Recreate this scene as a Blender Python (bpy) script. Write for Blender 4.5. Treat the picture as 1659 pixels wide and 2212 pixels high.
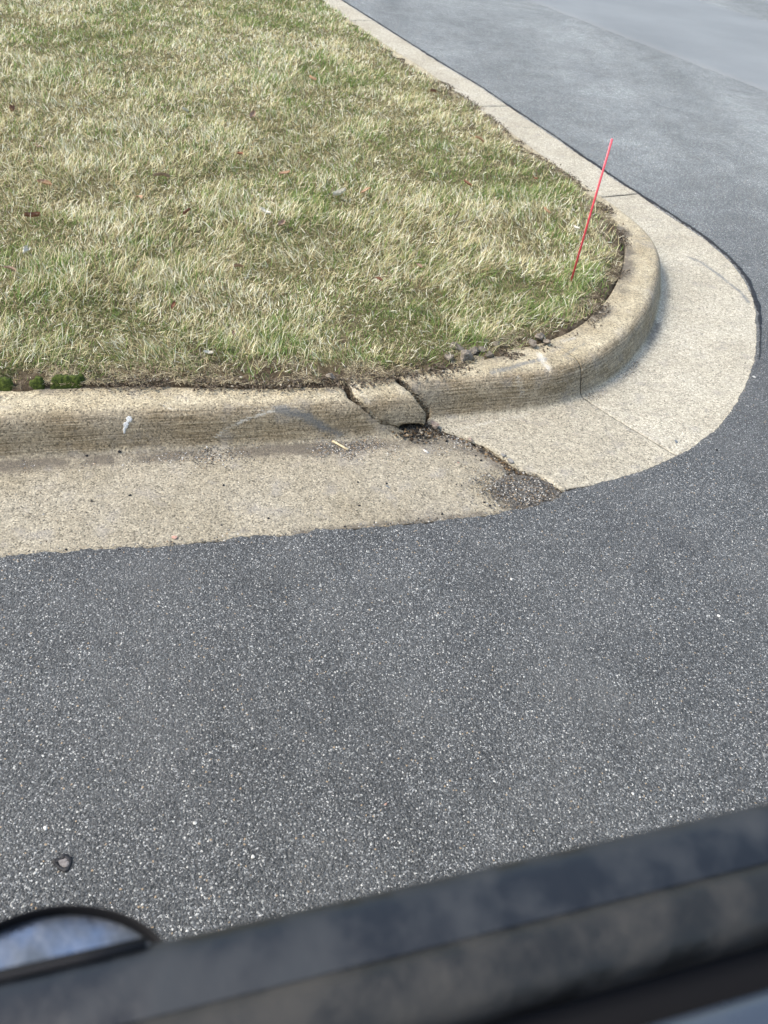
import bpy, math, random
import numpy as np
from mathutils import Matrix, Vector

random.seed(7)
rng = np.random.default_rng(11)
S = bpy.context.scene
for o in list(bpy.data.objects):
    bpy.data.objects.remove(o)

# ------------------------------------------------------------------ camera, sky, sun, exposure
TH, ROLL, FPX, CAMH = math.radians(41.67), math.radians(7.79), 1659.0, 1.6
H = 0.130                                   # height of the kerb over the gutter
cam = bpy.data.cameras.new('camera')
cam.sensor_fit = 'VERTICAL'; cam.sensor_height = 24.0; cam.sensor_width = 18.0
cam.lens = FPX / 2212.0 * 24.0
cam.clip_start = 0.02; cam.clip_end = 400.0
cam.dof.use_dof = True; cam.dof.focus_distance = 2.35; cam.dof.aperture_fstop = 3.9
camo = bpy.data.objects.new('camera', cam); S.collection.objects.link(camo)
R0 = Matrix(((1, 0, 0), (0, math.sin(TH), -math.cos(TH)), (0, math.cos(TH), math.sin(TH))))
camo.matrix_world = Matrix.Translation((0, 0, CAMH)) @ (R0 @ Matrix.Rotation(ROLL, 3, 'Z')).to_4x4()
S.camera = camo

SUN_EL, SUN_AZ = math.radians(50), math.radians(-98)      # azimuth from +Y towards +X
w = bpy.data.worlds.new('World'); S.world = w; w.use_nodes = True
nt = w.node_tree; bg = nt.nodes['Background']
sky = nt.nodes.new('ShaderNodeTexSky'); sky.sky_type = 'NISHITA'; sky.sun_disc = False
sky.sun_elevation = SUN_EL; sky.sun_rotation = SUN_AZ
sky.air_density = 1.3; sky.dust_density = 3.0; sky.ozone_density = 1.0
nt.links.new(sky.outputs[0], bg.inputs[0]); bg.inputs[1].default_value = 0.15
sl = bpy.data.lights.new('sun', 'SUN'); sl.energy = 1.5; sl.angle = math.radians(13.0); sl.color = (1.0, 0.955, 0.88)
so = bpy.data.objects.new('sun', sl); S.collection.objects.link(so)
sd = Vector((math.sin(SUN_AZ) * math.cos(SUN_EL), math.cos(SUN_AZ) * math.cos(SUN_EL), math.sin(SUN_EL)))
so.rotation_euler = sd.to_track_quat('Z', 'Y').to_euler()
S.view_settings.view_transform = 'Standard'; S.view_settings.look = 'None'
S.view_settings.gamma = 1.0; S.view_settings.use_curve_mapping = False
S.view_settings.exposure = 1.1
S.render.engine = 'CYCLES'

# ------------------------------------------------------------------ helpers
def ray(px, py):
    x = (px - 829.5) / FPX; y = -(py - 1106) / FPX
    c, s = math.cos(ROLL), math.sin(ROLL); x, y = c * x - s * y, s * x + c * y
    return np.array([x, math.cos(TH) + y * math.sin(TH), -math.sin(TH) + y * math.cos(TH)])
def at(px, py, z=0.0):
    d = ray(px, py); t = (z - CAMH) / d[2]
    return np.array([d[0] * t, d[1] * t, z])

def hsh(ix, iy, seed):
    h = (ix.astype(np.int64) * 374761393 + iy.astype(np.int64) * 668265263 + seed * 1442695041) & 0xffffffff
    h = ((h ^ (h >> 13)) * 1274126177) & 0xffffffff
    return ((h ^ (h >> 16)) & 0xffff) / 65535.0
def vnoise(x, y, f, seed=0):
    x = np.asarray(x, float) * f; y = np.asarray(y, float) * f
    ix = np.floor(x); iy = np.floor(y); fx = x - ix; fy = y - iy
    fx = fx * fx * (3 - 2 * fx); fy = fy * fy * (3 - 2 * fy)
    a = hsh(ix, iy, seed); b = hsh(ix + 1, iy, seed); c = hsh(ix, iy + 1, seed); d = hsh(ix + 1, iy + 1, seed)
    return a + (b - a) * fx + (c - a) * fy + (a - b - c + d) * fx * fy
def fbm(x, y, f, n=4, seed=0):
    r = 0; a = 1; t = 0
    for i in range(n):
        r = r + a * vnoise(x, y, f * 2 ** i, seed + i * 17); t += a; a *= .55
    return r / t
def sstep(a, b, x):
    t = np.clip((x - a) / (b - a), 0, 1); return t * t * (3 - 2 * t)

def mesh_np(name, V, polys, mat=None, smooth=True):
    """V (n,3); polys: list of (m,k) index arrays"""
    me = bpy.data.meshes.new(name)
    V = np.asarray(V, np.float32)
    me.vertices.add(len(V)); me.vertices.foreach_set('co', V.ravel())
    loops = np.concatenate([p.ravel() for p in polys]).astype(np.int32)
    sizes = np.concatenate([np.full(len(p), p.shape[1], np.int32) for p in polys])
    starts = np.concatenate([[0], np.cumsum(sizes)[:-1]]).astype(np.int32)
    me.loops.add(len(loops)); me.loops.foreach_set('vertex_index', loops)
    me.polygons.add(len(sizes)); me.polygons.foreach_set('loop_start', starts)
    try: me.polygons.foreach_set('loop_total', sizes)
    except Exception: pass
    me.polygons.foreach_set('use_smooth', np.full(len(sizes), smooth))
    me.update(calc_edges=True)
    if mat: me.materials.append(mat)
    return me
def attr(me, name, data, typ='FLOAT_COLOR'):
    a = me.attributes.new(name, typ, 'POINT')
    data = np.asarray(data, np.float32)
    if typ == 'FLOAT_COLOR':
        if data.shape[1] == 3: data = np.concatenate([data, np.ones((len(data), 1), np.float32)], 1)
        a.data.foreach_set('color', data.ravel())
    elif typ == 'FLOAT_VECTOR': a.data.foreach_set('vector', data.ravel())
    else: a.data.foreach_set('value', data.ravel())
def link(name, me, parent=None, loc=None):
    o = bpy.data.objects.new(name, me); S.collection.objects.link(o)
    if parent: o.parent = parent
    if loc is not None: o.location = loc
    return o
def tag(o, label=None, cat=None, group=None, kind=None):
    if label: o['label'] = label
    if cat: o['category'] = cat
    if group: o['group'] = group
    if kind: o['kind'] = kind
    return o
def empty(name, loc=(0, 0, 0)):
    return link(name, None, None, loc)
def gridfaces(nr, nc, off=0):
    i = np.arange(nr - 1)[:, None] * nc + np.arange(nc - 1)[None] + off
    return np.stack([i, i + 1, i + nc + 1, i + nc], -1).reshape(-1, 4)

class M:
    """little node builder"""
    def __init__(s, name, rough=.8, spec=.3):
        s.m = bpy.data.materials.new(name); s.m.use_nodes = True; s.t = s.m.node_tree
        s.p = s.t.nodes['Principled BSDF']; s.p.inputs['Roughness'].default_value = rough
        s.p.inputs['Specular IOR Level'].default_value = spec
    def n(s, typ, **kw):
        d = s.t.nodes.new(typ)
        for k, v in kw.items():
            if k in d.inputs: s.inp(d, k, v)
            else: setattr(d, k, v)
        return d
    def inp(s, d, k, v):
        if isinstance(v, bpy.types.NodeSocket): s.t.links.new(v, d.inputs[k])
        else: d.inputs[k].default_value = v
    def noise(s, vec, scale, detail=3, rough=.55):
        d = s.n('ShaderNodeTexNoise'); s.inp(d, 'Vector', vec); d.inputs['Scale'].default_value = scale
        d.inputs['Detail'].default_value = detail; d.inputs['Roughness'].default_value = rough; return d.outputs[0]
    def vor(s, vec, scale, feature='F1', rnd=1.0):
        d = s.n('ShaderNodeTexVoronoi', feature=feature); s.inp(d, 'Vector', vec); d.inputs['Scale'].default_value = scale
        d.inputs['Randomness'].default_value = rnd; return d
    def ramp(s, fac, stops, interp='LINEAR'):
        d = s.n('ShaderNodeValToRGB'); s.inp(d, 'Fac', fac); r = d.color_ramp; r.interpolation = interp
        while len(r.elements) < len(stops): r.elements.new(.5)
        for e, (p, c) in zip(r.elements, stops):
            e.position = p; e.color = (*c, 1) if hasattr(c, '__len__') else (c, c, c, 1)
        return d.outputs[0]
    def mix(s, fac, a, b, mode='MIX'):
        d = s.n('ShaderNodeMix', data_type='RGBA', blend_type=mode)
        s.inp(d, 0, fac)
        for k, v in ((6, a), (7, b)):
            if not isinstance(v, bpy.types.NodeSocket): v = (*v, 1) if hasattr(v, '__len__') else (v, v, v, 1)
            s.inp(d, k, v)
        return d.outputs[2]
    def math(s, op, a, b=0.0, clamp=False):
        d = s.n('ShaderNodeMath', operation=op, use_clamp=clamp); s.inp(d, 0, a); s.inp(d, 1, b); return d.outputs[0]
    def bump(s, h, dist, strength=1.0, normal=None):
        d = s.n('ShaderNodeBump'); s.inp(d, 'Height', h); d.inputs['Distance'].default_value = dist
        d.inputs['Strength'].default_value = strength
        if normal: s.inp(d, 'Normal', normal)
        return d.outputs[0]
    def thr(s, mask, noise, soft=.35, top=1.0):
        # a mask broken up by stretched noise: noise (about .3-.7) is spread to 0-1 and must stay below the mask
        n_ = s.math('ADD', s.math('MULTIPLY', s.math('SUBTRACT', noise, .5), 2.4), .5)
        return s.math('MULTIPLY', s.math('DIVIDE', s.math('ADD', s.math('SUBTRACT', mask, n_), soft * .35), soft, True), top)
    def pos(s): return s.n('ShaderNodeNewGeometry').outputs['Position']
    def obj(s): return s.n('ShaderNodeTexCoord').outputs['Object']
    def attr(s, name, out='Color'):
        d = s.n('ShaderNodeAttribute'); d.attribute_name = name; return d.outputs[out]
    def col(s, v):
        if not isinstance(v, bpy.types.NodeSocket): v = (*v, 1)
        s.inp(s.p, 'Base Color', v); return s
    def set(s, k, v): s.inp(s.p, k, v); return s

# ------------------------------------------------------------------ materials
def mat_asphalt(name='asphalt', patch=False):
    m = M(name, .72, .35); P = m.pos()
    warp = m.n('ShaderNodeVectorMath', operation='ADD'); m.inp(warp, 0, P)
    nz = m.n('ShaderNodeTexNoise'); m.inp(nz, 'Vector', P); nz.inputs['Scale'].default_value = 260; nz.inputs['Detail'].default_value = 1
    sc = m.n('ShaderNodeVectorMath', operation='SCALE'); m.inp(sc, 0, nz.outputs['Color']); sc.inputs['Scale'].default_value = .004
    m.inp(warp, 1, sc.outputs[0]); W = warp.outputs[0]
    v1 = m.vor(W, 185); v2 = m.vor(W, 370)
    s1 = m.n('ShaderNodeSeparateColor'); m.inp(s1, 0, v1.outputs['Color'])
    s2 = m.n('ShaderNodeSeparateColor'); m.inp(s2, 0, v2.outputs['Color'])
    c1 = m.ramp(s1.outputs[0], [(0, (.030, .033, .033)), (.45, (.086, .088, .087)), (.80, (.122, .126, .124)), (.90, (.18, .185, .178)), (.965, (.31, .315, .29)), (.985, (.58, .57, .52))])
    c1 = m.mix(m.math('GREATER_THAN', s1.outputs[1], .985), c1, (.36, .27, .17))
    c2 = m.ramp(s2.outputs[0], [(0, (.024, .0265, .0265)), (.6, (.085, .087, .086)), (.87, (.135, .140, .138)), (.97, (.42, .42, .40))])
    edge = m.math('GREATER_THAN', v1.outputs['Distance'], .42)
    c = m.mix(edge, c1, c2)
    big = m.noise(P, .55, 4); mid = m.noise(P, 5, 4)
    c = m.mix(1.0, c, m.ramp(big, [(.3, .80), (.7, 1.16)]), 'MULTIPLY')
    c = m.mix(1.0, c, m.ramp(mid, [(.3, .86), (.7, 1.12)]), 'MULTIPLY')
    # paler wheel tracks along the far street, its whole tone paler with distance
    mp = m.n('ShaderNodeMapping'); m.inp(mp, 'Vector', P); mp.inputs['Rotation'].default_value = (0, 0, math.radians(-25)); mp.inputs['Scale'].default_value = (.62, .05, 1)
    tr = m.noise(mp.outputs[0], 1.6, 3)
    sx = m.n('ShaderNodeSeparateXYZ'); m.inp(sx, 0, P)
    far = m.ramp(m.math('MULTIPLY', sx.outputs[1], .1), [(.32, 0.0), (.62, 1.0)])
    far_mul = m.ramp(tr, [(.35, (1.62, 1.65, 1.62)), (.65, (2.25, 2.30, 2.27))])
    c = m.mix(far, c, m.mix(1.0, c, far_mul, 'MULTIPLY'))
    oil = m.ramp(m.noise(P, 1.7, 5, .6), [(.52, 0.0), (.70, .55)]); c = m.mix(oil, c, m.mix(1.0, c, (.66, .66, .68), 'MULTIPLY'))
    dusty = m.ramp(m.noise(P, 2.6, 5, .65), [(.48, 0.0), (.72, .40)]); c = m.mix(dusty, c, (.135, .135, .128))
    if patch:
        c = m.mix(m.ramp(m.noise(P, 60, 3), [(.30, .2), (.55, .95)]), c, (.155, .135, .105))
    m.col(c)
    hgt = m.math('ADD', m.math('MULTIPLY', v1.outputs['Distance'], -1.0), m.math('MULTIPLY', v2.outputs['Distance'], -.45))
    hgt = m.math('ADD', hgt, m.math('MULTIPLY', s1.outputs[2], .55))
    m.set('Normal', m.bump(hgt, .0040, .85))
    m.set('Roughness', m.ramp(s2.outputs[1], [(0, .42), (1, .85)]))
    return m.m
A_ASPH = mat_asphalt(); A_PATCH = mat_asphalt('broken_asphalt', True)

def mat_concrete():
    m = M('concrete', .85, .25); P = m.pos(); mk = m.attr('mask'); uq = m.attr('suv', 'Vector')
    s = m.n('ShaderNodeSeparateColor'); m.inp(s, 0, mk); dark, white, face = s.outputs[0], s.outputs[1], s.outputs[2]
    q = m.attr('dirt', 'Fac'); rt = m.attr('right', 'Fac')
    base = m.ramp(m.noise(P, 3.2, 4), [(.3, (.27, .235, .165)), (.7, (.345, .31, .235))])
    pale = m.ramp(m.noise(P, 2.2, 4), [(.3, (.36, .325, .245)), (.7, (.46, .425, .335))])
    base = m.mix(rt, base, pale)
    kt = m.attr('top', 'Fac'); base = m.mix(kt, base, m.ramp(m.noise(P, 6, 4), [(.3, (.33, .275, .175)), (.7, (.47, .41, .285))]))
    # brown, streaked, weathered face
    mp = m.n('ShaderNodeMapping'); m.inp(mp, 'Vector', uq); mp.inputs['Scale'].default_value = (5, 150, 1)
    st = m.noise(mp.outputs[0], 1.0, 5, .65)
    fc = m.ramp(st, [(.33, (.085, .062, .034)), (.45, (.205, .155, .092)), (.56, (.31, .245, .155)), (.70, (.43, .36, .25))])
    fc = m.mix(m.ramp(m.noise(P, 7, 3), [(.4, 0.0), (.65, .6)]), fc, (.36, .31, .23))
    c = m.mix(m.math('MULTIPLY', face, .92), base, fc)
    # aggregate
    v = m.vor(P, 210); sv = m.n('ShaderNodeSeparateColor'); m.inp(sv, 0, v.outputs['Color'])
    agg = m.ramp(sv.outputs[0], [(0, .30), (.12, .58), (.3, .88), (.75, 1.08), (1, 1.55)])
    c = m.mix(.85, c, agg, 'MULTIPLY')
    v3 = m.vor(P, 95); s3 = m.n('ShaderNodeSeparateColor'); m.inp(s3, 0, v3.outputs['Color'])
    pit = m.math('MULTIPLY', m.math('GREATER_THAN', s3.outputs[0], .90), m.math('LESS_THAN', v3.outputs['Distance'], .26))
    c = m.mix(m.math('MULTIPLY', pit, .75), c, (.10, .085, .065))
    lum = m.noise(P, 40, 3); c = m.mix(.7, c, m.ramp(lum, [(.3, .78), (.7, 1.16)]), 'MULTIPLY')
    spot = m.ramp(m.noise(P, 13, 3), [(.56, 0.0), (.70, .32)]); c = m.mix(spot, c, (.25, .235, .22))
    # dirt band, rubber scuffs, white scrapes
    dn = m.thr(m.math('MULTIPLY', q, .95), m.noise(P, 75, 6, .85), .75, .85)
    c = m.mix(dn, c, (.105, .090, .072))
    c = m.mix(m.thr(dark, m.noise(P, 130, 5, .8), .7, .72), c, (.135, .145, .15))
    c = m.mix(m.thr(m.math('MULTIPLY', white, .85), m.noise(P, 170, 5, .8), .5, .62), c, (.66, .63, .55))
    m.col(c)
    h = m.math('ADD', m.math('MULTIPLY', v.outputs['Distance'], -.7), m.math('MULTIPLY', m.noise(P, 150, 4, .7), 1.6))
    h = m.math('ADD', h, m.math('MULTIPLY', pit, -1.4))
    h = m.math('ADD', h, m.math('MULTIPLY', m.math('MULTIPLY', st, face), 2.5))
    m.set('Normal', m.bump(h, .0022, .8))
    return m.m
A_CONC = mat_concrete()

def mat_broken():
    m = M('broken_concrete_face', .95, .15); P = m.pos()
    v = m.vor(P, 110); sv = m.n('ShaderNodeSeparateColor'); m.inp(sv, 0, v.outputs['Color'])
    c = m.ramp(sv.outputs[0], [(0, (.075, .058, .04)), (.5, (.17, .14, .095)), (1, (.31, .27, .2))])
    m.col(m.mix(1.0, c, m.ramp(m.noise(P, 30, 4), [(.3, .6), (.7, 1.25)]), 'MULTIPLY'))
    m.set('Normal', m.bump(m.math('ADD', v.outputs['Distance'], m.noise(P, 90, 4)), .006, 1.0)); return m.m
A_BROK = mat_broken()

def mat_soil():
    m = M('soil', .95, .1); P = m.pos()
    c = m.ramp(m.noise(P, 38, 5, .7), [(.3, (.022, .016, .010)), (.5, (.095, .070, .044)), (.72, (.21, .165, .115))])
    t = m.attr('thatch', 'Fac')
    mp = m.n('ShaderNodeMapping'); m.inp(mp, 'Vector', P); mp.inputs['Scale'].default_value = (1, 1, 1)
    th = m.ramp(m.noise(P, 120, 4, .7), [(.34, (.030, .030, .012)), (.5, (.13, .115, .055)), (.68, (.33, .29, .16))])
    m.col(m.mix(t, c, th)); m.set('Normal', m.bump(m.noise(P, 90, 5, .7), .012, 1.0)); return m.m
A_SOIL = mat_soil()

def mat_grass():
    m = M('grass', .62, .25); c = m.attr('col'); m.col(c)
    tr = m.n('ShaderNodeBsdfTranslucent'); m.inp(tr, 'Color', c)
    mx = m.n('ShaderNodeMixShader'); mx.inputs[0].default_value = .28
    out = m.t.nodes['Material Output']
    m.t.links.new(m.p.outputs[0], mx.inputs[1]); m.t.links.new(tr.outputs[0], mx.inputs[2]); m.t.links.new(mx.outputs[0], out.inputs[0])
    return m.m
A_GRASS = mat_grass()

def mat_stone(name, c0, c1, rough=.85, sc=160, bump=.002):
    m = M(name, rough, .3); P = m.obj()
    m.col(m.ramp(m.noise(P, sc, 3), [(.35, c0), (.65, c1)])); m.set('Normal', m.bump(m.noise(P, sc * 1.3, 4), bump, .8)); return m.m
def mat_vcol(name, rough=.9):
    m = M(name, rough, .2); m.col(m.attr('col')); m.set('Normal', m.bump(m.noise(m.pos(), 500, 2), .001, .7)); return m.m
A_GRAV = mat_vcol('gravel')
A_TAR = mat_stone('tar', (.008, .008, .009), (.022, .022, .024), .6, 90, .004)
A_RED = None
def mat_stake():
    m = M('red_fibreglass', .35, .5); m.col(m.ramp(m.noise(m.obj(), 60, 3), [(.3, (.60, .05, .07)), (.7, (.76, .09, .115))])); return m.m
A_RED = mat_stake()

# ------------------------------------------------------------------ paths along the kerb
def densify(P, ds=.01, sm=.12):
    P = np.array(P)[:, :2]
    L = np.concatenate([[0], np.cumsum(np.linalg.norm(np.diff(P, axis=0), axis=1))])
    t = np.arange(0, L[-1], ds); X = np.stack([np.interp(t, L, P[:, k]) for k in (0, 1)], 1)
    n = int(3 * sm / ds); k = np.exp(-.5 * (np.arange(-n, n + 1) * ds / sm) ** 2); k /= k.sum()
    pre = X[0] - (X[1] - X[0]) * np.arange(n, 0, -1)[:, None]; post = X[-1] + (X[-1] - X[-2]) * np.arange(1, n + 1)[:, None]
    Y = np.concatenate([pre, X, post]); return np.stack([np.convolve(Y[:, j], k, 'valid') for j in (0, 1)], 1)
class Path:
    def __init__(s, pts, sm=.12):
        s.X = densify(pts, .01, sm)
        s.L = np.concatenate([[0], np.cumsum(np.linalg.norm(np.diff(s.X, axis=0), axis=1))])
        T = np.gradient(s.X, axis=0); T /= np.linalg.norm(T, axis=1)[:, None]; s.T = T
        s.N = np.stack([-T[:, 1], T[:, 0]], 1)                        # towards the lawn
    def pt(s, sv, d):
        f = lambda A: np.stack([np.interp(sv, s.L, A[:, k]) for k in (0, 1)], -1)
        return f(s.X) + f(s.N) * np.asarray(d)[..., None]
    def sd(s, xy, step=3):
        xy = np.atleast_2d(xy); Xc = s.X[::step].astype(np.float32); os_ = np.empty(len(xy)); od = np.empty(len(xy))
        for i in range(0, len(xy), 20000):
            q = xy[i:i + 20000].astype(np.float32)
            D = ((q[:, None, 0] - Xc[None, :, 0]) ** 2 + (q[:, None, 1] - Xc[None, :, 1]) ** 2)
            j = D.argmin(1) * step
            e = xy[i:i + 20000] - s.X[j]
            os_[i:i + 20000] = s.L[j] + (e * s.T[j]).sum(1); od[i:i + 20000] = (e * s.N[j]).sum(1)
        return os_, od
outR = [(1215,1062),(1290,1055),(1340,1046),(1400,1028),(1469,994),(1520,958),(1555,939),(1600,866),(1628,814),(1637,770),(1638,714),(1632,650),(1615,610),(1580,565),(1520,515),(1450,470),(1400,435),(1370,418),(1320,385),(1200,300),(1100,233),(1030,185),(965,147)]
outL = [(0,1208),(300,1183),(600,1160),(850,1137),(1100,1106)]
wR = [at(*p) for p in outR]; wL = [at(*p) for p in outL]
def ext(a, b, L): d = (b - a); d = d / np.linalg.norm(d); return b + d * L
farend = ext(wR[-3], wR[-1], 24.0)
dR = np.array([wR[3][0] - wR[0][0], wR[3][1] - wR[0][1], 0]); dR /= np.linalg.norm(dR)
startR = wR[0] - 1.2 * np.array([.93, .37, 0])
pR = Path([startR] + wR + [farend], .16)
leftend = ext(wL[4], wL[0], 7.0)
pL = Path([leftend] + wL + [ext(wL[0], wL[4], 1.2)], .2)

# cross-section of the gutter and kerb: distance from the asphalt, height
PROF = np.array([(0, .004), (.10, .001), (.20, -.002), (.30, -.005), (.40, -.007), (.452, -.006), (.466, 0), (.474, .012), (.484, .045), (.494, .080), (.503, .100), (.514, .115), (.530, .1255), (.550, .130), (.60, .131), (.69, .129)])
def chaikin(P, n=2):
    for _ in range(n):
        a, b = P[:-1] * .75 + P[1:] * .25, P[:-1] * .25 + P[1:] * .75
        P = np.concatenate([P[:1], np.stack([a, b], 1).reshape(-1, 2), P[-1:]])
    return P
PF = chaikin(PROF); QF = np.concatenate([[0], np.cumsum(np.linalg.norm(np.diff(PF, axis=0), axis=1))])
def prof(q): return np.interp(q, QF, PF[:, 0]), np.interp(q, QF, PF[:, 1])
def q_of_d(d): return np.interp(d, PF[:, 0], QF)
QMAX = QF[-1]
# small shifts of the profile so each run fits its own width
def dscale(path): return 1.0
def hit(px, py, path, zo=0.0):
    """pixel ray onto the kerb surface -> (s, q, xyz)"""
    r = ray(px, py); o = np.array([0, 0, CAMH]); t0 = (.16 - CAMH) / r[2]; t1 = (-.02 - CAMH) / r[2]
    t = np.linspace(t0, t1, 400); X = o + r * t[:, None]
    s_, d_ = path.sd(X[:, :2], 1)
    zz = np.interp(d_, PF[:, 0], PF[:, 1], left=0, right=.129) + zo
    k = np.argmax(X[:, 2] <= zz)
    return s_[k], q_of_d(d_[k]) , X[k]

ZL, ZR = -.007, .004
crack2 = [(845,809),(867,825),(889,847),(901,861),(919,883),(922,898),(919,913),(935,922),(957,931),(997,941),(1030,956),(1052,967),(1078,982),(1104,1001),(1130,1016),(1169,1029),(1200,1050),(1218,1063)]
crack1 = [(735,826),(755,855),(781,877),(809,901),(833,913),(857,921)]
def curve_sq(pts, path, zo, extrapolate=True):
    a = np.array([hit(x, y, path, zo)[:2] for x, y in pts])
    a = a[np.argsort(a[:, 1])]; return a
def jag(q, seed, amp): return (fbm(q, 0 * q + seed, 16, 5, seed) - .5) * 3 * amp + (vnoise(q, 0 * q, 160, seed + 5) - .5) * amp * .5

stains = []      # (list of pixel points, radius m, channel, strength)
stains += [([(1062,806),(1100,795),(1140,783),(1178,775)], .014, 0, .95),
           ([(1215,770),(1235,758),(1262,742)], .010, 0, .6),
           ([(600,884),(650,895),(690,918),(735,940)], .021, 0, .95), ([(625,886),(670,900)], .02, 0, .8),
           ([(1487,556),(1505,562),(1520,572),(1548,590),(1570,608),(1600,632),(1618,655)], .013, 0, 1.0),
           ([(1498,560),(1520,570)], .02, 0, .8),
           ([(465,945),(500,920),(540,903),(590,887)], .007, 1, .9), ([(310,855),(360,880),(375,885)], .007, 1, .55),
           ([(760,835),(775,855),(792,868)], .016, 1, .9), ([(500,868),(560,885),(640,870)], .008, 1, .5),
           ([(1165,765),(1175,785),(1185,795)], .022, 1, .8), ([(1120,818),(1128,850)], .022, 1, .5), ([(1210,740),(1240,730)], .02, 1, .6),
           ([(985,930),(1060,912),(1140,895)], .016, 1, .55), ([(1290,790),(1340,760),(1380,700)], .02, 1, .35),
           ([(1392,560),(1396,620),(1380,690)], .012, 1, .35),
           ([(740,965),(830,962),(950,958),(1040,982),(1080,1010)], .028, 2, .85), ([(0,994),(200,986),(430,976)], .022, 2, .7), ([(640,1150),(760,1140),(900,1126),(1040,1110)], .020, 2, .8), ([(1075,1040),(1070,1070),(1095,1100)], .022, 2, .75), ([(1205,1048),(1230,1056),(1280,1052)], .008, 2, .6),
           ([(1230,845),(1290,840),(1360,800)], .05, 3, .55), ([(1340,812),(1400,760),(1440,690)], .05, 3, .45), ([(1400,740),(1420,700)], .03, 2, .8),
           ([(880,1075),(905,1080)], .03, 3, .35), ([(810,1085),(830,1095)], .025, 3, .35), ([(560,1115),(600,1125)], .03, 3, .3)]

def seg_dist(P, line):
    best = np.full(len(P), 9.)
    for a, b in zip(line[:-1], line[1:]):
        ab = b - a; t = np.clip(((P - a) @ ab) / (ab @ ab), 0, 1); best = np.minimum(best, np.linalg.norm(P - (a + t[:, None] * ab), axis=1))
    return best

kerb = tag(empty('concrete_kerb', (0, 0, 0)), 'buff concrete kerb and gutter curving round the lawn corner, cracked through', kind='structure')

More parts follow.
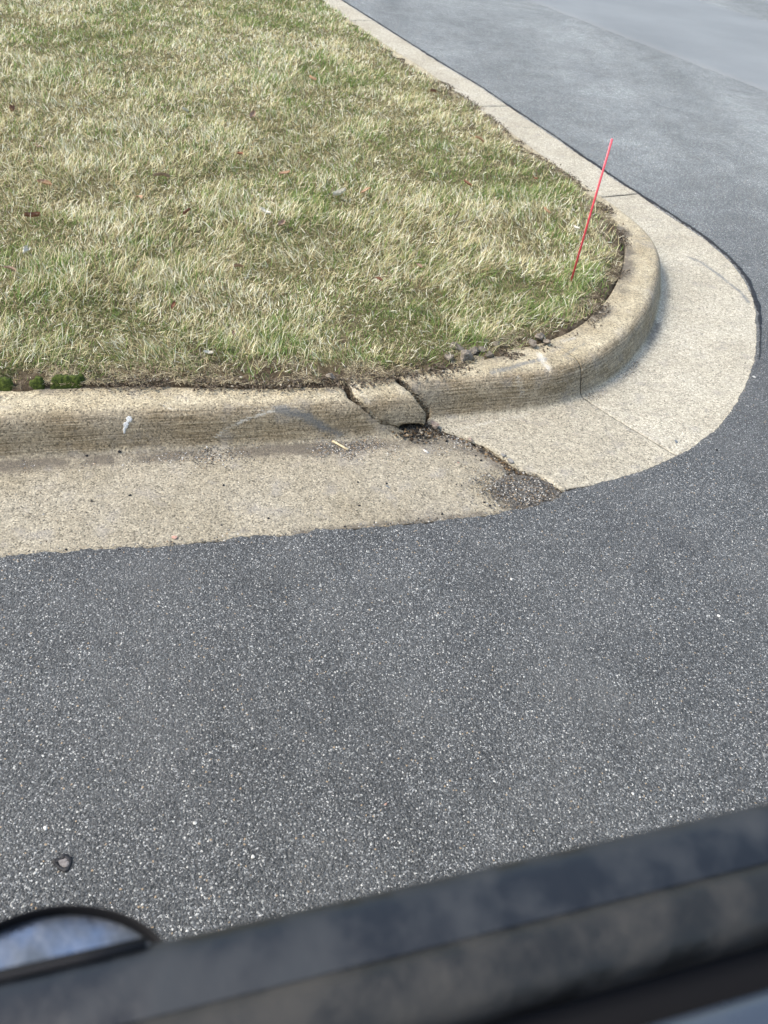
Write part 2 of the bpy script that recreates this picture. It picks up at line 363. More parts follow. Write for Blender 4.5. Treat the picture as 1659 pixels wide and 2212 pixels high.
def slab(path, zo, fa, fb, q0, q1, ds, right, parent, name='kerb_slab', tilt=None, nq=None, jedge=True, brokena=False, brokenb=False, label=None, dq=.008):
    qs = np.arange(q0, q1 + dq * .5, dq) if nq is None else np.linspace(q0, q1, nq)
    a, b = fa(qs), fb(qs); n = max(3, int((b - a).max() / ds)); t = np.linspace(0, 1, n)
    s_ = a[:, None] + (b - a)[:, None] * t[None]; q_ = np.repeat(qs[:, None], n, 1)
    d_, z_ = prof(q_)
    # outer edge roughness
    rough = (fbm(s_, 0 * s_ + right * 3, 9, 4, 3) - .5) * (.005 if right else .016)
    d_ = d_ + rough * np.exp(-q_ / .015) * (1.0 if jedge else 0.0)
    xy = path.pt(s_, d_)
    x, y = xy[..., 0], xy[..., 1]
    z = z_ + zo + (fbm(x, y, 6, 3, 9) - .5) * .006 + (fbm(x, y, 60, 3, 19) - .5) * .0016
    # chipped crack edges
    for flag, edge in ((brokena, s_ - a[:, None]), (brokenb, b[:, None] - s_)):
        if flag: z = z - .010 * np.exp(-edge / .006) * (.4 + 1.2 * vnoise(x, y, 60, 5))
    if tilt is not None: x, y, z = tilt(x, y, z + (fbm(x + z_ * 2, y, 26, 3, 63) - .5) * .010)
    V = np.stack([x, y, z], -1); nr = len(qs)
    faces = [gridfaces(nr, n)]
    V = V.reshape(-1, 3); allV = [V]; off = len(V); idx = np.arange(nr * n).reshape(nr, n); idx0 = idx[0]
    suv = np.stack([s_, q_, 0 * q_], -1).reshape(-1, 3); SU = [suv]
    mats = [np.zeros(len(faces[0]), int)]
    for ring, broken, rev in ((idx[:, 0], brokena, 1), (idx[:, -1], brokenb, 0), (idx0, False, 0), (idx[-1], False, 1)):
        top = V[ring]; k = len(ring); rows = []
        nz = 5; DEP = (0, .018, .038, .060, .085) if broken else (0, .003, .030, .055, .085)
        cen = V.mean(0)
        for i in range(1, nz):
            p = top.copy(); f = i / (nz - 1); p[:, 2] = p[:, 2] - DEP[i]
            if broken: p[:, :2] += (np.stack([vnoise(p[:, 0] + i * 7, p[:, 1], 70, 3), vnoise(p[:, 0], p[:, 1] + i * 5, 70, 4)], 1) - .5) * .010
            if name == 'broken_wedge' and ring is idx0: p[:, :2] += pL.N[len(pL.N) // 2] * .06 * f; p[:, 2] += .05 * f
            rows.append(p); allV.append(p); SU.append(suv[ring])
        ids = [ring] + [off + np.arange(k) + r * k for r in range(nz - 1)]; off += k * (nz - 1)
        for r0, r1 in zip(ids[:-1], ids[1:]):
            f = np.stack([r0[:-1], r0[1:], r1[1:], r1[:-1]], 1)
            faces.append(f if rev else f[:, ::-1]); mats.append(np.full(len(f), 1 if broken else 0))
    V = np.concatenate(allV); SU = np.concatenate(SU)
    me = mesh_np(name, V, faces, A_CONC); me.materials.append(A_BROK)
    me.polygons.foreach_set('material_index', np.concatenate(mats).astype(np.int32))
    # masks
    mask = np.zeros((len(V), 3)); q = SU[:, 1]
    if path is pR and tilt is None: fs = sstep(q_of_d(.455), q_of_d(.475), q) * (1 - sstep(q_of_d(.515), q_of_d(.55), q)) * np.where(SU[:, 0] < 3.6, .95, .6)
    else: fs = sstep(q_of_d(.455), q_of_d(.475), q) * (1 - sstep(q_of_d(.505), q_of_d(.548), q))
    mask[:, 2] = fs * (.8 + .4 * (fbm(V[:, 0], V[:, 1] + V[:, 2], 8, 3, 31)))
    band = np.exp(-((q - q_of_d(.432)) / (.026 if right else .034)) ** 2)
    x, y = V[:, 0], V[:, 1]
    bn = fbm(x, y, 7, 4, 77)
    dirt = band * (sstep(.32, .62, bn) * (.30 if right else .85) + (.05 if right else .42))
    dirt += .42 * sstep(.50, .72, fbm(x, y, 5, 4, 12)) * (0 if right else 1) * (q < q_of_d(.45))
    dirt += np.exp(-q / .02) * .55 * sstep(.35, .6, fbm(x, y, 12, 3, 41)) * (0.35 if right else 1)
    dirt += sstep(QMAX - .11, QMAX - .03, q) * (.25 + .75 * sstep(.35, .65, fbm(x, y, 9, 3, 88)))
    for pts, r, ch, st in stains:
        line = np.array([hit(px, py, path, zo)[2] for px, py in pts])
        dd = seg_dist(V, line); vv = st * np.exp(-(dd / r) ** 2 * 1.2) * (.7 + .6 * vnoise(x, y, 50, 8))
        if ch == 3: mask[:, 0] = np.maximum(mask[:, 0], vv * .55)
        elif ch == 2: dirt = np.maximum(dirt, vv)
        else: mask[:, ch] = np.maximum(mask[:, ch], vv)
    dirt[nr * n:] = 1.0
    attr(me, 'mask', np.clip(mask, 0, 1)); attr(me, 'dirt', np.clip(dirt, 0, 1), 'FLOAT'); attr(me, 'top', sstep(q_of_d(.45), q_of_d(.48), q), 'FLOAT')
    attr(me, 'right', np.full(len(V), float(right)), 'FLOAT'); attr(me, 'suv', SU, 'FLOAT_VECTOR')
    o = link(name, me, parent)
    if label: o['label'] = label
    return o

c2L = curve_sq(crack2, pL, ZL); c2R = curve_sq(crack2, pR, ZR); c1L = curve_sq(crack1, pL, ZL)
gapL = lambda q: np.interp(q, c2L[:, 1], c2L[:, 0])
qv = c1L[0, 1]                                           # where the wedge ends, at the foot of the kerb face
lipL = [(857,923),(868,928),(885,932),(905,935),(930,938),(957,940),(990,950),(1020,962),(1043,974),(1066,990),(1088,1003),(1102,1018),(1104,1034),(1092,1046),(1086,1060),(1090,1075),(1101,1088),(1116,1102)]
cLL = curve_sq(crack1 + lipL[1:], pL, ZL)
def left_end(q):
    return np.interp(q, cLL[:, 1], cLL[:, 0]) + jag(q, 4, .008)
s0L = pL.L[0]
sVis = pL.sd(at(-260, 1100)[None, :2])[0][0]
slab(pL, ZL, lambda q: 0 * q + sVis + .004, left_end, 0, QMAX, .009, 0, kerb, brokenb=True, label='long straight kerb slab with brown streaked face, settled lower than its neighbour')
slab(pL, ZL, lambda q: 0 * q + sVis - 3.0, lambda q: 0 * q + sVis - .004, 0, QMAX, .05, 0, kerb, dq=.015)
slab(pL, ZL, lambda q: 0 * q + .3, lambda q: 0 * q + sVis - 3.008, 0, QMAX, .08, 0, kerb, dq=.02)

# the loose wedge: kerb only, leaning out a little, with a depth of its own
wc = hit(850, 870, pL, ZL)[2]
def wedge_tilt(x, y, z):
    n = pL.N[np.abs(pL.L - hit(850, 870, pL, ZL)[0]).argmin()]
    k = (z - .0) / .13
    return x - n[0] * (.004 + .006 * k), y - n[1] * (.004 + .006 * k), z + .003 - .004 * (x - wc[0]) / .1
def wedge_a(q): return np.interp(q, c1L[:, 1], c1L[:, 0]) + jag(q, 4, .008) + .024
c2top = c2L[c2L[:, 1] > qv - .03]
def wedge_b(q): return np.interp(q, c2L[:, 1], c2L[:, 0]) + jag(q, 6, .007) - .006
wq0 = min(hit(887, 912, pL, ZL)[1], hit(918, 913, pL, ZL)[1])
slab(pL, ZL, lambda q: np.minimum(wedge_a(q), wedge_b(q) - .05), wedge_b, wq0 + .002, QMAX, .006, 0, kerb, name='broken_wedge', tilt=wedge_tilt, jedge=False, brokena=True, brokenb=True,
     label='loose wedge of kerb broken out between two cracks', dq=.006)

# right of the crack: the slabs round the corner
sj = [pR.sd(at(*p)[None, :2])[0][0] for p in ((1469, 994), (1373, 422), (1090, 232))]
def right_start(q):
    gap = .006 + .016 * sstep(QMAX - .05, QMAX - .16, q) * sstep(qv - .05, qv + .03, q)
    return np.interp(q, c2R[:, 1], c2R[:, 0]) + gap + jag(q, 14, .009)
G = .0042
slab(pR, ZR, right_start, lambda q: 0 * q + sj[0] - G, 0, QMAX, .009, .55, kerb, brokena=True, label='short kerb slab between the diagonal crack and the first joint, raised at the crack')
slab(pR, ZR - .002, lambda q: 0 * q + sj[0] + G, lambda q: 0 * q + sj[1] - G, 0, QMAX, .011, 1, kerb, label='curved kerb slab that turns the corner, with a blue grey scrape on its gutter')
slab(pR, ZR, lambda q: 0 * q + sj[1] + G * 1.3, lambda q: 0 * q + sj[2] - G, 0, QMAX, .02, 1, kerb, dq=.012)
st = 3.1; s_ = sj[2]
k = 0
while s_ + 1 < pR.L[-1] - 1:
    e = min(s_ + st, pR.L[-1] - .5)
    slab(pR, ZR, lambda q: 0 * q + s_ + G, lambda q: 0 * q + e - G, 0, QMAX, .06, 1, kerb, dq=.02); s_ = e; k += 1

# ------------------------------------------------------------------ asphalt
sb_ = [np.array(p[:2]) for p in wL]
roadpts = [leftend] + wL[:4] + [at(1040, 1115), at(1100, 1108), at(1140, 1104), at(1185, 1082), at(1215, 1064)] + [p for p in pR.X[pR.sd(at(1250, 1059)[None, :2])[0][0].astype(int) * 0 + int(pR.sd(at(1250, 1059)[None, :2])[0][0] / pR.L[-1] * len(pR.X))::10]]
roadpts = [np.array(p)[:2] for p in roadpts]; pU = Path(roadpts, .05)
Ssplit = np.concatenate([np.arange(0, 5.6, .08), np.arange(5.6, 8.2, .008), np.arange(8.2, 14, .012), np.arange(14, pU.L[-1], .1)])
# fine only where the camera sees the edge
s_a = pU.sd(at(-150, 1215)[None, :2])[0][0]; s_b = pU.sd(wR[13][None, :2])[0][0]; s_c = pU.sd(wR[-1][None, :2])[0][0]
Ssplit = np.concatenate([np.arange(0, s_a, .1), np.arange(s_a, s_b, .007), np.arange(s_b, s_c, .015), np.arange(s_c, pU.L[-1] - .05, .15)])
Rr = np.array([0, .006, .014, .03, .07, .15, .3, .6, 1.1, 2, 4, 8, 16, 32, 60])
ss, rr = np.meshgrid(Ssplit, Rr)
s_R = pU.sd(at(1260, 1060)[None, :2])[0][0]
jn = ((fbm(ss, 0 * ss, 9, 4, 51) - .5) * np.where(ss < s_R, .045, .012) + (fbm(ss, 0 * ss, 90, 3, 61) - .5) * np.where(ss < s_R, .014, .008)) * np.exp(-rr / .05)
# smooth the far normals so the sheet does not fold
Tn = Path(roadpts, .9); Nf = np.stack([np.interp(ss / pU.L[-1] * Tn.L[-1], Tn.L, Tn.N[:, k_]) for k_ in (0, 1)], -1)
Nn = np.stack([np.interp(ss, pU.L, pU.N[:, k_]) for k_ in (0, 1)], -1)
f = sstep(.02, .5, rr)[..., None]; Nm = Nn * (1 - f) + Nf * f; Nm /= np.linalg.norm(Nm, axis=-1)[..., None]
X0 = np.stack([np.interp(ss, pU.L, pU.X[:, k_]) for k_ in (0, 1)], -1)
xy = X0 + Nm * (.004 + .009 * sstep(s_R, s_R + .1, ss) + jn - rr)[..., None]
zz = .0095 * sstep(-.001, .010, rr) + .002 + (fbm(xy[..., 0], xy[..., 1], 8, 3, 5) - .5) * .005 * np.exp(-rr / 1.0) - .001
zz = np.where(rr < .001, -.004, zz)
V = np.stack([xy[..., 0], xy[..., 1], zz], -1).reshape(-1, 3)
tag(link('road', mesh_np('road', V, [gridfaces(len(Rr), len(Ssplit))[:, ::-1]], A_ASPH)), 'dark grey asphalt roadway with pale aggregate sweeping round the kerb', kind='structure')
# the next lane of the street: a paler overlay beyond a straight seam
A_PALE = M('pale_asphalt', .62, .4); Pp = A_PALE.pos(); cp = A_PALE.ramp(A_PALE.noise(Pp, 120, 4, .8), [(.3, (.135, .143, .141)), (.7, (.235, .245, .24))])
A_PALE.col(A_PALE.mix(1.0, cp, A_PALE.ramp(A_PALE.noise(Pp, .7, 3), [(.3, .88), (.7, 1.12)]), 'MULTIPLY')); A_PALE.set('Normal', A_PALE.bump(A_PALE.noise(Pp, 160, 3, .8), .003, .8))
la_, lb_ = at(1530, 153), at(1659, 203); ld = (lb_ - la_)[:2]; ld /= np.linalg.norm(ld); ln = np.array([-ld[1], ld[0]]); ln = ln if ln[0] > 0 else -ln
print('lane', la_, lb_, ld, ln)
lu = np.concatenate([np.arange(-10, 5, .05), np.arange(5, 24, .5)]); lv = np.array([0, .02, .2, 1, 3.4, 3.6])
gu, gv = np.meshgrid(lu, lv); wob_ = (fbm(gu, 0 * gu, 4, 3, 5) - .5) * .05 * (gv < .1)
lx = la_[0] + ld[0] * gu + ln[0] * (gv + wob_); ly = la_[1] + ld[1] * gu + ln[1] * (gv + wob_)
lz = np.where(gv < .01, .006, .0145)
f_ = gridfaces(*gu.shape); lane_me = mesh_np('far_lane', np.stack([lx, ly, lz], -1).reshape(-1, 3), [f_], A_PALE.m)
tag(link('far_lane', lane_me), 'paler strip of the street beyond a straight paving seam', kind='structure')
# base under everything
nb = 41; gx, gy = np.meshgrid(np.linspace(-70, 70, nb), np.linspace(-70, 70, nb))
tag(link('ground', mesh_np('ground', np.stack([gx, gy, 0 * gx - .10], -1).reshape(-1, 3), [gridfaces(nb, nb)], A_SOIL)), 'bare soil under the road and kerb', kind='structure')

# rubble filled corner where the slab has broken away
ax, ay = at(1000, 1040)[:2], at(1260, 1110)[:2]
gx, gy = np.meshgrid(np.arange(.15, .75, .006), np.arange(1.72, 2.35, .006))
su, du = pU.sd(np.stack([gx.ravel(), gy.ravel()], 1), 1); du = du.reshape(gx.shape)
cen = at(1140, 1060); rad = np.hypot((gx - cen[0]), (gy - cen[1]) * 1.3)
zz = -.004 + .010 * (fbm(gx, gy, 35, 4, 8) - .4) - .05 * sstep(.10, .19, rad) + .003
tag(link('broken_patch', mesh_np('broken_patch', np.stack([gx, gy, zz - .003], -1).reshape(-1, 3), [gridfaces(*gx.shape)], A_PATCH)), 'crumbled asphalt and grit filling the broken gutter corner', kind='structure')

# black sealed seam between the far gutter and the asphalt
s0 = pR.sd(at(1630, 780)[None, :2])[0][0]; s1 = pR.L[-1] - .6
sv = np.concatenate([np.arange(s0, s0 + 7, .01), np.arange(s0 + 7, s1, .05)]); t = np.linspace(0, 1, 6)
wv = (.014 + .022 * sstep(.2, .8, fbm(sv, 0 * sv, 3, 4, 7)) + .022 * (vnoise(sv, 0 * sv, 45, 3) - .4) + .012 * (vnoise(sv, 0 * sv, 90, 7) - .5)) * sstep(s0, s0 + .5, sv)
wv = np.clip(wv, .002, .05); cen_ = -.008 + (fbm(sv, 0 * sv + 4, 8, 3, 71) - .5) * .012
dd = cen_[None] + (t[:, None] - .5) * wv[None]; xy = pR.pt(np.repeat(sv[None], 6, 0), dd)
prf = np.array([-.012, .0135, .0155, .0155, .0135, -.012])
zz = prf[:, None] + (vnoise(xy[..., 0], xy[..., 1], 120, 5) - .5) * .004
tag(link('seam_sealant', mesh_np('seam_sealant', np.stack([xy[..., 0], xy[..., 1], zz], -1).reshape(-1, 3), [gridfaces(6, len(sv))], A_TAR)), 'ragged black tar line along the far gutter edge', kind='structure')

# ------------------------------------------------------------------ lawn
backpx = [(0,838),(100,834),(200,830),(400,831),(600,833),(740,829),(850,813),(930,806),(1005,789),(1130,759),(1220,718),(1270,692),(1303,655),(1323,616),(1347,562),(1341,508),(1328,480),(1305,445),(1269,424),(1224,377),(1161,341),(1090,285),(1030,233),(962,184),(904,150)]
wB = [at(x, y, .132) for x, y in backpx]
pB = Path([ext(wB[4], wB[0], 7.0)] + wB + [ext(wB[-4], wB[-1], 24.0)], .03)
def lawn_h(x, y, d):
    base = .134 + .012 * sstep(0, .12, d) + .02 * sstep(.2, 1.5, d) + (fbm(x, y, 2.2, 3, 3) - .5) * .05 * sstep(.1, .8, d)
    base = base + (fbm(x, y, 22, 4, 15) - .45) * .024 * np.exp(-d / .22)
    return np.where(d < 0, .134 - np.abs(d) * 1.6, base)
def axis(lo, f0, f1, hi, ds, g=1.09):
    a = [f0]; st_ = ds
    while a[0] > lo: st_ *= g; a.insert(0, a[0] - st_)
    b = list(np.arange(f0 + ds, f1, ds)); st_ = ds
    while b[-1] < hi: st_ *= g; b.append(b[-1] + st_)
    return np.array(a + b)
gx, gy = np.meshgrid(axis(-40, -1.7, 1.6, 3.0, .014), axis(-6.5, 1.7, 4.9, 32, .014))
_, d_ = pB.sd(np.stack([gx.ravel(), gy.ravel()], 1)); d_ = d_.reshape(gx.shape)
de = d_ + (fbm(gx, gy, 18, 4, 91) - .5) * .035
zz = lawn_h(gx, gy, de)
zz = np.where(d_ < -.5, -.2, np.maximum(zz, -.08))
ff = gridfaces(*gx.shape); keep = (d_.ravel()[ff] > -.10).any(1)
ff = ff[keep]; used, inv = np.unique(ff, return_inverse=True)
V = np.stack([gx, gy, zz], -1).reshape(-1, 3)[used]
me = mesh_np('lawn_soil', V, [inv.reshape(-1, 4)], A_SOIL)
def bare(x, y, d):   # 1 = grass, 0 = bare dirt
    e = .105 + .17 * sstep(.40, .70, fbm(x, y, 3.5, 3, 23))
    g = sstep(-.005, 1, d / e) 
    g *= 1 - .85 * sstep(.66, .78, fbm(x, y, 4.5, 3, 44)) * np.exp(-d / .5)
    for px, py, r in ((438, 765, .05), (905, 757, .0), (815, 600, .05), (1330, 500, .07), (1290, 660, .08), (1110, 745, .06), (1020, 770, .06), (740, 735, .03), (560, 805, .05), (730, 818, .06)):
        if r:
            c = at(px, py, .15); g = g * (1 - .9 * np.exp(-((x - c[0]) ** 2 + (y - c[1]) ** 2) / r ** 2))
    return g
attr(me, 'thatch', np.clip(bare(V[:, 0], V[:, 1], d_.ravel()[used]) * .9, 0, 1), 'FLOAT')
tag(link('lawn_soil', me), 'dark crumbly soil under the lawn, bare along the kerb', kind='structure')

c = at(98, 822, .15)
gxm, gym = np.meshgrid(np.arange(-.34, .22, .006), np.arange(-.06, .09, .006)); mx_, my_ = gxm + c[0], gym + c[1]
_, dm = pB.sd(np.stack([mx_.ravel(), my_.ravel()], 1), 1); dm = dm.reshape(gxm.shape)
mm_ = np.exp(-((dm - .012) / .018) ** 2) * sstep(.38, .6, fbm(mx_, my_, 14, 3, 5) + .18 * np.exp(-(gxm / .14) ** 2) - .04)
zm = .085 + .075 * np.clip(mm_ * 1.3, 0, 1) + .012 * (fbm(mx_, my_, 90, 3, 2) - .5)
A_MOSS = mat_stone('moss', (.022, .034, .006), (.085, .110, .018), .95, 120, .006)
tag(link('moss', mesh_np('moss', np.stack([mx_, my_, zm], -1).reshape(-1, 3), [gridfaces(*gxm.shape)], A_MOSS)), 'bright green moss cushion on the soil lip behind the kerb, left', 'moss', kind='stuff')
# blades
def sample(n, rmin, rmax, az0, az1, pw):
    u = rng.random(n); e = 2 - pw
    r = (rmin ** e + u * (rmax ** e - rmin ** e)) ** (1 / e)
    a = rng.uniform(az0, az1, n); return r * np.sin(a), r * np.cos(a), r
N = 1060000
x, y, r = sample(N, 1.7, 21, math.radians(-50), math.radians(33), 1.45)
_, d = pB.sd(np.stack([x, y], 1))
dens = np.maximum(bare(x, y, d), .10 + .25 * sstep(.4, .6, fbm(x, y, 12, 3, 7))) * sstep(.0, .012, d + .01 * (rng.random(N) - .5))
tuft = fbm(x, y, 9, 3, 66)
ok = (d > .0) & (rng.random(N) < dens * (.68 + .75 * sstep(.35, .65, tuft)))
x, y, r, d, tuft = x[ok], y[ok], r[ok], d[ok], tuft[ok]; n = len(x)
gm = fbm(x, y, 1.1, 4, 101); g2 = fbm(x, y, 6, 3, 131); g3 = fbm(x, y, 16, 2, 151)
for px, py, rad, amt in ((1100, 430, .9, .10), (850, 300, 1.5, .06), (1230, 640, .35, .10), (880, 720, .35, .10), (130, 800, .35, .16), (1190, 470, .6, .08), (620, 600, .5, -.06), (300, 700, .5, -.05), (100, 620, .3, .06), (1000, 200, 2.2, .05), (430, 810, .3, .10), (100, 200, 2.5, -.07)):
    c = at(px, py, .15); gm = gm + amt * np.exp(-((x - c[0]) ** 2 + (y - c[1]) ** 2) / rad ** 2)
pg = sstep(.40, .74, gm * .45 + g2 * .33 + g3 * .22); pg = .20 + .58 * pg
green = rng.random(n) < pg
L = np.where(green, rng.uniform(.024, .054, n), rng.uniform(.022, .062, n)) * (.65 + .6 * sstep(.3, .7, fbm(x, y, 5, 2, 171))) * (.6 + .4 * sstep(0, .12, d))
L *= np.where(rng.random(n) < .04, 1.5, 1)
fld = fbm(x, y, 2.2, 2, 201) * 9 + fbm(x, y, 15, 2, 222) * 4
ang = fld + rng.normal(0, 1.25, n)
l0 = np.where(green, rng.uniform(.05, .9, n), rng.uniform(.35, 1.35, n)); l1 = l0 + np.where(green, rng.uniform(.1, .6, n), rng.uniform(.0, .45, n))
l1 = np.minimum(l1, 1.75)
wd = rng.uniform(.0009, .0020, n) * np.where(green, 1.0, .95) * np.clip((r / 2.4) ** .75, 1, 4)
h = np.stack([np.cos(ang), np.sin(ang), 0 * ang], 1)
base = np.stack([x, y, lawn_h(x, y, d) - .004 + rng.random(n) * .012 * (~green)], 1)
la = np.stack([l0, (l0 + l1) / 2, l1], 1); seg = L / 3
pts = [base]; 
twist = rng.normal(0, .16, n)
for k in range(3):
    hh = np.stack([np.cos(ang + twist * k), np.sin(ang + twist * k), 0 * ang], 1)
    st_ = hh * (np.sin(la[:, k]) * seg)[:, None]; st_[:, 2] = np.cos(la[:, k]) * seg
    pts.append(pts[-1] + st_)
side = np.stack([-np.sin(ang), np.cos(ang), rng.uniform(-.7, .7, n)], 1) * (wd / 2)[:, None]
V = np.stack([pts[0] - side, pts[0] + side, pts[1] - side, pts[1] + side, pts[2] - side * .8, pts[2] + side * .8, pts[3]], 1)
i0 = np.arange(n) * 7
quads = np.concatenate([np.stack([i0, i0 + 1, i0 + 3, i0 + 2], 1), np.stack([i0 + 2, i0 + 3, i0 + 5, i0 + 4], 1)])
tris = np.stack([i0 + 4, i0 + 5, i0 + 6], 1)
me = mesh_np('grass', V.reshape(-1, 3), [quads, tris], A_GRASS)
u = rng.random(n)[:, None]; v = rng.random(n)[:, None]
straw = np.array([.45, .38, .17]) * (1 - u) + np.array([.86, .78, .49]) * u
straw = np.where(v < .12, np.array([.26, .18, .09]), straw); straw = np.where(v > .76, np.array([.97, .94, .74]), straw); straw = np.where((v > .12) & (v < .30), straw * .55, straw)
grn = np.array([.050, .115, .016]) * (1 - u) + np.array([.24, .37, .08]) * u
col = np.where(green[:, None], grn, straw) * (.85 + .3 * rng.random((n, 1)))
C = np.repeat(col[:, None], 7, 1)
tipm = np.array([0, 0, .0, .0, .25, .25, .6])[None, :, None] * (rng.random((n, 1, 1)) < .5)
C = C * (1 - tipm) + np.array([.62, .54, .32]) * tipm
attr(me, 'col', C.reshape(-1, 3))
tag(link('grass', me), 'dormant straw coloured lawn with patches of fresh green blades', 'grass', kind='stuff')
print('blades', n, 'tris', n * 5)

# dead straw matted flat over the dirt behind the kerb
n = 46000; s2 = rng.uniform(6.4, 13.5, n); d2 = np.abs(rng.normal(.0, .085, n)) - .004; xy = pB.pt(s2, d2)
k = fbm(xy[:, 0], xy[:, 1], 8, 4, 301) > .45 + .10 * rng.random(n); xy = xy[k]; d2 = d2[k]; n = len(xy)
aa = rng.uniform(0, 6.28, n) ; LL = rng.uniform(.008, .034, n); ww = rng.uniform(.0009, .0018, n)
zz_ = lawn_h(xy[:, 0], xy[:, 1], np.maximum(d2, .001)) + rng.uniform(0, .008, n)
p0 = np.concatenate([xy, zz_[:, None]], 1); hd = np.stack([np.cos(aa), np.sin(aa), rng.uniform(-.25, .35, n)], 1) * (LL / 2)[:, None]; bend = np.stack([-np.sin(aa), np.cos(aa), 0 * aa], 1) * (LL * rng.normal(0, .12, n))[:, None]
sd_ = np.stack([-np.sin(aa), np.cos(aa), rng.uniform(-.5, .5, n)], 1) * (ww / 2)[:, None]
V = np.stack([p0 - hd - sd_, p0 - hd + sd_, p0 + bend - sd_, p0 + bend + sd_, p0 + hd - sd_ * .6, p0 + hd + sd_ * .6], 1).reshape(-1, 3); i0 = np.arange(n) * 6
me = mesh_np('thatch', V, [np.concatenate([np.stack([i0, i0 + 1, i0 + 3, i0 + 2], 1), np.stack([i0 + 2, i0 + 3, i0 + 5, i0 + 4], 1)])], A_GRASS)
u = rng.random((n, 1)) ** 1.3; cc = np.array([.14, .10, .055]) * (1 - u) + np.array([.66, .58, .38]) * u
attr(me, 'col', np.repeat(cc, 6, 0)); tag(link('thatch', me), 'dead straw matted over the dirt behind the kerb', 'thatch', kind='stuff')

# ------------------------------------------------------------------ loose grit (uncountable)
def rock_np(nv_seed, sub=0):
    r_ = np.random.default_rng(nv_seed)
    v = np.array([(1, 0, 0), (-1, 0, 0), (0, 1, 0), (0, -1, 0), (0, 0, 1), (0, 0, -1)], float) * r_.uniform(.6, 1.15, (6, 1)) + r_.normal(0, .18, (6, 3))
    f = np.array([(0, 2, 4), (2, 1, 4), (1, 3, 4), (3, 0, 4), (2, 0, 5), (1, 2, 5), (3, 1, 5), (0, 3, 5)]); return v, f
def scatter(name, P, size, cols, mat, label, flat=.6):
    n = len(P); Vs = []; Fs = []; Cs = []
    for k in range(12):
        v, f = rock_np(k); sel = np.arange(k, n, 12); m_ = len(sel)
        if not m_: continue
        a = rng.uniform(0, 6.28, m_); c, s = np.cos(a)[:, None], np.sin(a)[:, None]
        X = np.stack([v[None, :, 0] * c - v[None, :, 1] * s, v[None, :, 0] * s + v[None, :, 1] * c, np.repeat(v[None, :, 2] * flat, m_, 0)], -1) * size[sel][:, None, None]
        X = X + P[sel][:, None]; off = sum(len(q) for q in Vs)
        Fs.append((f[None] + (np.arange(m_) * 6)[:, None, None] + off).reshape(-1, 3)); Vs.append(X.reshape(-1, 3)); Cs.append(np.repeat(cols[sel], 6, 0))
    me = mesh_np(name, np.concatenate(Vs), Fs, mat, False); attr(me, 'col', np.concatenate(Cs))
    return tag(link(name, me), label, 'gravel', kind='stuff')
def greys(n, brown=.3):
    u = rng.random((n, 1)); c = np.array([.045, .045, .047]) * (1 - u) + np.array([.30, .29, .26]) * u ** 1.5
    c = np.where(rng.random((n, 1)) < brown, c * np.array([1.5, 1.15, .8]), c); c = np.where(rng.random((n, 1)) < .08, np.array([.62, .59, .52]), c); return c
def along(path, n, pa, pb, dmin, dmax, zo):
    sa = path.sd(at(*pa)[None, :2])[0][0]; sb = path.sd(at(*pb)[None, :2])[0][0]
    s = rng.uniform(sa, sb, n); d = rng.normal((dmin + dmax) / 2, (dmax - dmin) / 2, n); xy = path.pt(s, d)
    k = fbm(s, d, 6, 3, 5); z = np.interp(d, PF[:, 0], PF[:, 1]) + zo
    P = np.concatenate([xy, z[:, None]], 1); return P[(k > .46 + rng.normal(0, .04, n)) & (d > 0) & (d < .47)]
P = np.concatenate([along(pL, 2200, (430, 1180), (1140, 1100), .395, .455, ZL), along(pL, 5200, (740, 1150), (1100, 1100), .365, .435, ZL), along(pL, 900, (0, 1208), (500, 1170), .41, .45, ZL),
                    along(pR, 500, (1400, 1028), (1600, 866), .43, .46, ZR), along(pL, 420, (0, 1208), (1080, 1108), .0, .30, ZL)])
scatter('gutter_grit', P, rng.uniform(.0012, .0034, len(P)), greys(len(P)), A_GRAV, 'fine dark and pale grit washed along the gutter line')
# grit in the broken corner and crumbs at the asphalt edge
n = 3200; c = at(1130, 1060); P = np.stack([c[0] + rng.normal(0, .075, n), c[1] + rng.normal(0, .042, n), np.full(n, .001)], 1)
s2 = rng.uniform(s_a, s_b, 1500); d2 = rng.normal(.0, .010, 1500); P2 = np.concatenate([pU.pt(s2, d2), np.full((1500, 1), .006)], 1)
P2 = P2[(rng.random(1500) < .25) | (s2 < pU.sd(at(1180, 1080)[None, :2])[0][0])]
P = np.concatenate([P, P2]); scatter('asphalt_crumbs', P, rng.uniform(.0015, .0042, len(P)), greys(len(P), .2) * .8, A_GRAV, 'crumbs of asphalt and gravel in the broken corner and along the asphalt edge')
# dirt and stones lying inside the diagonal crack
cw = np.array([hit(px, py, pR, ZR)[2][:2] for px, py in crack2[6:]] ); cw = np.array([a_ + np.array([-.016, -.012]) for a_ in cw])
tt = rng.uniform(0, len(cw) - 1.001, 5200); i_ = tt.astype(int); f_ = (tt - i_)[:, None]; xy = cw[i_] * (1 - f_) + cw[i_ + 1] * f_ + rng.normal(0, .012, (5200, 2))
cc = greys(5200, .3) * np.array([.62, .56, .48])
vc = hit(893, 930, pL, ZL)[2][:2]; xy[:1100] = vc + rng.normal(0, 1, (1100, 2)) * np.array([.045, .022]) + [0, .012]; cc[:1100] *= .8; zc_ = rng.uniform(-.034, -.014, (5200, 1)); zc_[:1100] += .016
P = np.concatenate([xy, zc_], 1)
scatter('crack_debris', P, rng.uniform(.003, .0085, 5200), cc, A_GRAV, 'brown dirt and stone crumbs packed inside the diagonal crack')
